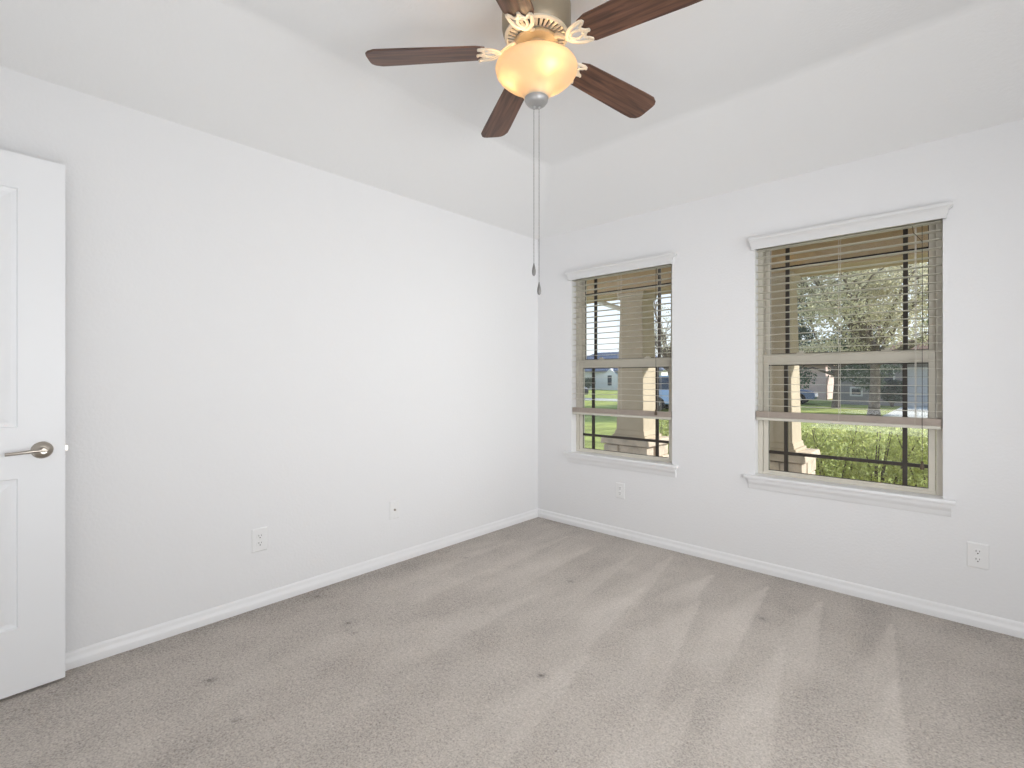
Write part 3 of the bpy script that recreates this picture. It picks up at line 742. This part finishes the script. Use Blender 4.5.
tree(4.2, 25.0, .18, 2.4, crown(14, 2.4, 2.4, 2.4, 6.6, 1.1), 8000, .085, M_leafG, 'green tree at the right edge of the right window', 43)
tree(-13.3, 31.2, .2, 2.6, crown(14, 2.4, 2.4, 3.2, 6.6, 1.25), 2600, .07, M_leafO, 'thin-leaved bare-branched tree in the right edge of the left window', 44, 16)

def bush(x, y, r, h, label, seed):
    root = empty('bush', (x, y, GZ)); tag(root, label, 'bush', 'bushes by the far houses')
    rnd = random.Random(seed); st = MB()
    for i in range(8):
        a = rnd.uniform(0, 6.28); st.tube([(.05*math.cos(a), .05*math.sin(a), -.02), (.4*r*math.cos(a), .4*r*math.sin(a), h*.5), (.8*r*math.cos(a), .8*r*math.sin(a), h*.85)], [.03, .02, .008], 5)
    st.build('branches', M_bark, root)
    leaf_cloud('foliage', [(0, 0, h*.55, r, r, h*.42), (r*.3, 0, h*.7, r*.6, r*.6, h*.3)], 2200, .07, M_leafD, root, seed, .3)
bush(-.1, 30.2, .62, 1.5, 'dark bush against the grey house, between the tree trunk and the garage', 61)
bush(-33.6, 50.5, 1.1, 1.7, 'dark bush in front of the white house, left of its gable', 62)

# ------------------------------------------------------------------ houses across the street
M_brickp = mat('pink_brick', (214, 190, 180), .9, var=.1, vscale=2, spec=.1)
M_greyhs = mat('grey_siding', (158, 153, 152), .9, var=.08, vscale=2, spec=.1)
M_whitehs = mat('white_siding', (222, 220, 216), .9, spec=.1)
M_garage = mat('garage_door', (208, 206, 206), .7)
M_wing = mat('house_window', (60, 66, 74), .15)
M_roofb = mat('blue_grey_roof', (112, 116, 128), .95, var=.12, vscale=3, spec=.1)
M_roofbr = mat('brown_roof', (140, 112, 92), .95, var=.15, vscale=3, spec=.1)
def house(x0, x1, y0, y1, wall_h, roof_h, mw, mr, label, wins=(), garage=None, gable=None):
    xc, yc = (x0+x1)/2, (y0+y1)/2
    root = empty('house', (xc, yc, GZ)); tag(root, label, 'house', 'houses across the street')
    hx, hy = (x1-x0)/2, (y1-y0)/2
    b = MB(); b.box(-hx, hx, -hy, hy, 0, wall_h)
    if gable:
        ga, gb, ge, gp = gable; gm = (ga+gb)/2
        b.poly([(x_, y_, z_) for y_ in (-hy-.8, -hy) for x_, z_ in ((ga, 0), (gb, 0), (gb, ge), (gm, gp), (ga, ge))],
               [(0, 1, 2, 3, 4), (0, 1, 6, 5), (1, 2, 7, 6), (2, 3, 8, 7), (3, 4, 9, 8), (4, 0, 5, 9)])
    b.build('house_walls', mw, root)
    e = .45; rr = min(hx*.6, hy)
    b = MB(); b.poly([(-hx-e, -hy-e, wall_h-.05), (hx+e, -hy-e, wall_h-.05), (hx+e, hy+e, wall_h-.05), (-hx-e, hy+e, wall_h-.05), (-hx+rr, 0, wall_h+roof_h), (hx-rr, 0, wall_h+roof_h)],
                     [(0, 1, 5, 4), (1, 2, 5), (2, 3, 4, 5), (3, 0, 4), (3, 2, 1, 0)])
    b.box(-hx-e, hx+e, -hy-e-.02, -hy-e+.02, wall_h-.2, wall_h-.03)
    b.build('roof', mr, root)
    for wx, wz, ww, wh in wins:
        yb = -hy-.8 if gable and gable[0] < wx < gable[1] else -hy
        f = MB(); rect_frame(f, wx-ww/2, wx+ww/2, wz, wz+wh, yb-.06, yb, .09, .09, .09, .09); f = f.build('house_window', M_whitehs, root)
        MB().box(wx-ww/2+.09, wx+ww/2-.09, yb-.03, yb-.005, wz+.09, wz+wh-.09).build('pane', M_wing, f)
    if garage:
        gx, gw = garage; b = MB()
        for k in range(4): b.box(gx-gw/2, gx+gw/2, -hy-.05, -hy, .03+k*.54, .55+k*.54)
        b.build('garage_door', M_garage, root)
house(-12.6, -4.6, 38, 46, 2.7, 1.5, M_brickp, M_roofbr, 'pale pink brick house across the street, beside the column in the right window', wins=[(-1.5, .9, 1.3, 1.3)])
house(-2.8, 9.0, 31.5, 40, 2.6, 1.5, M_greyhs, M_roofbr, 'grey house with a wide garage door across the street, behind the yard tree', wins=[(-5.0, .5, .62, .55), (-5.0, 1.35, .62, .55), (-3.7, .7, 1.0, 1.5)], garage=(-.6, 4.2))
house(-42, -24.5, 53, 63, 2.6, 2.7, M_whitehs, M_roofb, 'white house with broad blue-grey roof and small front gable, far in the left window', wins=[(2.0, .5, .8, 1.5), (5.2, .9, 1.5, 1.3)], gable=(.9, 3.1, 1.9, 2.8))
house(-17.6, -13.8, 42, 48, 2.7, 1.4, M_greyhs, M_roofb, 'low grey house behind the parked light blue car', wins=[(1, .9, 1.3, 1.3)])

# ------------------------------------------------------------------ cars
M_tyre = mat('tyre', (30, 30, 32), .9)
M_hub = mat('wheel_hub', (170, 172, 176), .35, .7)
M_cglass = mat('car_glass', (58, 66, 78), .1)
def car(x, y, rz, rgb, label, kind='sedan'):
    root = empty('car', (x, y, GZ), rz); tag(root, label, 'car', 'parked cars outside')
    m = mat('car_paint_%d_%d_%d' % rgb, rgb, .3, .2, coat=.6)
    if kind == 'sedan': low = [(-2.1, .30), (-2.12, .62), (-2.0, .84), (-1.35, .90), (1.0, .92), (1.75, .84), (2.1, .68), (2.15, .42), (2.05, .28)]; cab = [(-1.55, .88), (-.95, 1.36), (.25, 1.40), (1.05, .90)]
    else: low = [(-2.1, .32), (-2.15, .70), (-2.1, .98), (-1.4, 1.02), (.9, 1.04), (1.8, .96), (2.15, .78), (2.2, .45), (2.1, .30)]; cab = [(-2.0, 1.0), (-1.75, 1.62), (.15, 1.66), (.95, 1.02)]
    def ext(prof, hw0, hw1):
        b = MB(); n = len(prof)
        zs = [z for _, z in prof]; lo, hi = min(zs), max(zs)
        hw = lambda z: hw0+(hw1-hw0)*(z-lo)/(hi-lo)
        b.poly([(px_, -hw(z), z) for px_, z in prof]+[(px_, hw(z), z) for px_, z in prof], [tuple(range(n)), tuple(range(n, 2*n))]+[(i, (i+1) % n, n+(i+1) % n, n+i) for i in range(n)])
        return b
    ext(low, .88, .84).build('car_body', m, root, bevel=.05, smooth=40)
    ext(cab, .82, .60).build('cabin', M_cglass, root, bevel=.03, smooth=40)
    tp = [p for p in cab if p[1] > 1.2]
    b = MB(); b.box(tp[0][0]+.03, tp[1][0]-.03, -.60, .60, tp[0][1]-.02, tp[1][1]+.025)
    for px_ in (cab[0], cab[3]):
        q = cab[1] if px_ is cab[0] else cab[2]
        for s_ in (-1, 1): b.tube([(px_[0], s_*.82, px_[1]), (q[0], s_*.62, q[1])], .035, 6)
    b.build('car_roof', m, root, bevel=.02)
    for wx in (-1.3, 1.35):
        for s_ in (-1, 1):
            t = MB(); t.lathe([(.20, s_*.70), (.31, s_*.70), (.33, s_*.74), (.33, s_*.86), (.31, s_*.90), (.20, s_*.90)], (wx, 0, .33), 20, 'y'); t = t.build('wheel', M_tyre, root, smooth=40)
            MB().lathe([(.20, s_*.86), (.19, s_*.895), (.05, s_*.905)], (wx, 0, .33), 16, 'y').build('wheel_hub', M_hub, t)
car(-5.85, 30.3, PI*.03, (92, 112, 146), 'blue sedan parked across the street, beside the right window column')
car(-6.9, 19.7, PI*.06, (150, 178, 214), 'light blue car parked at the right edge of the left window', 'suv')
car(-20.4, 27.0, PI*.02, (60, 56, 66), 'dark car at the far left of the left window', 'suv')
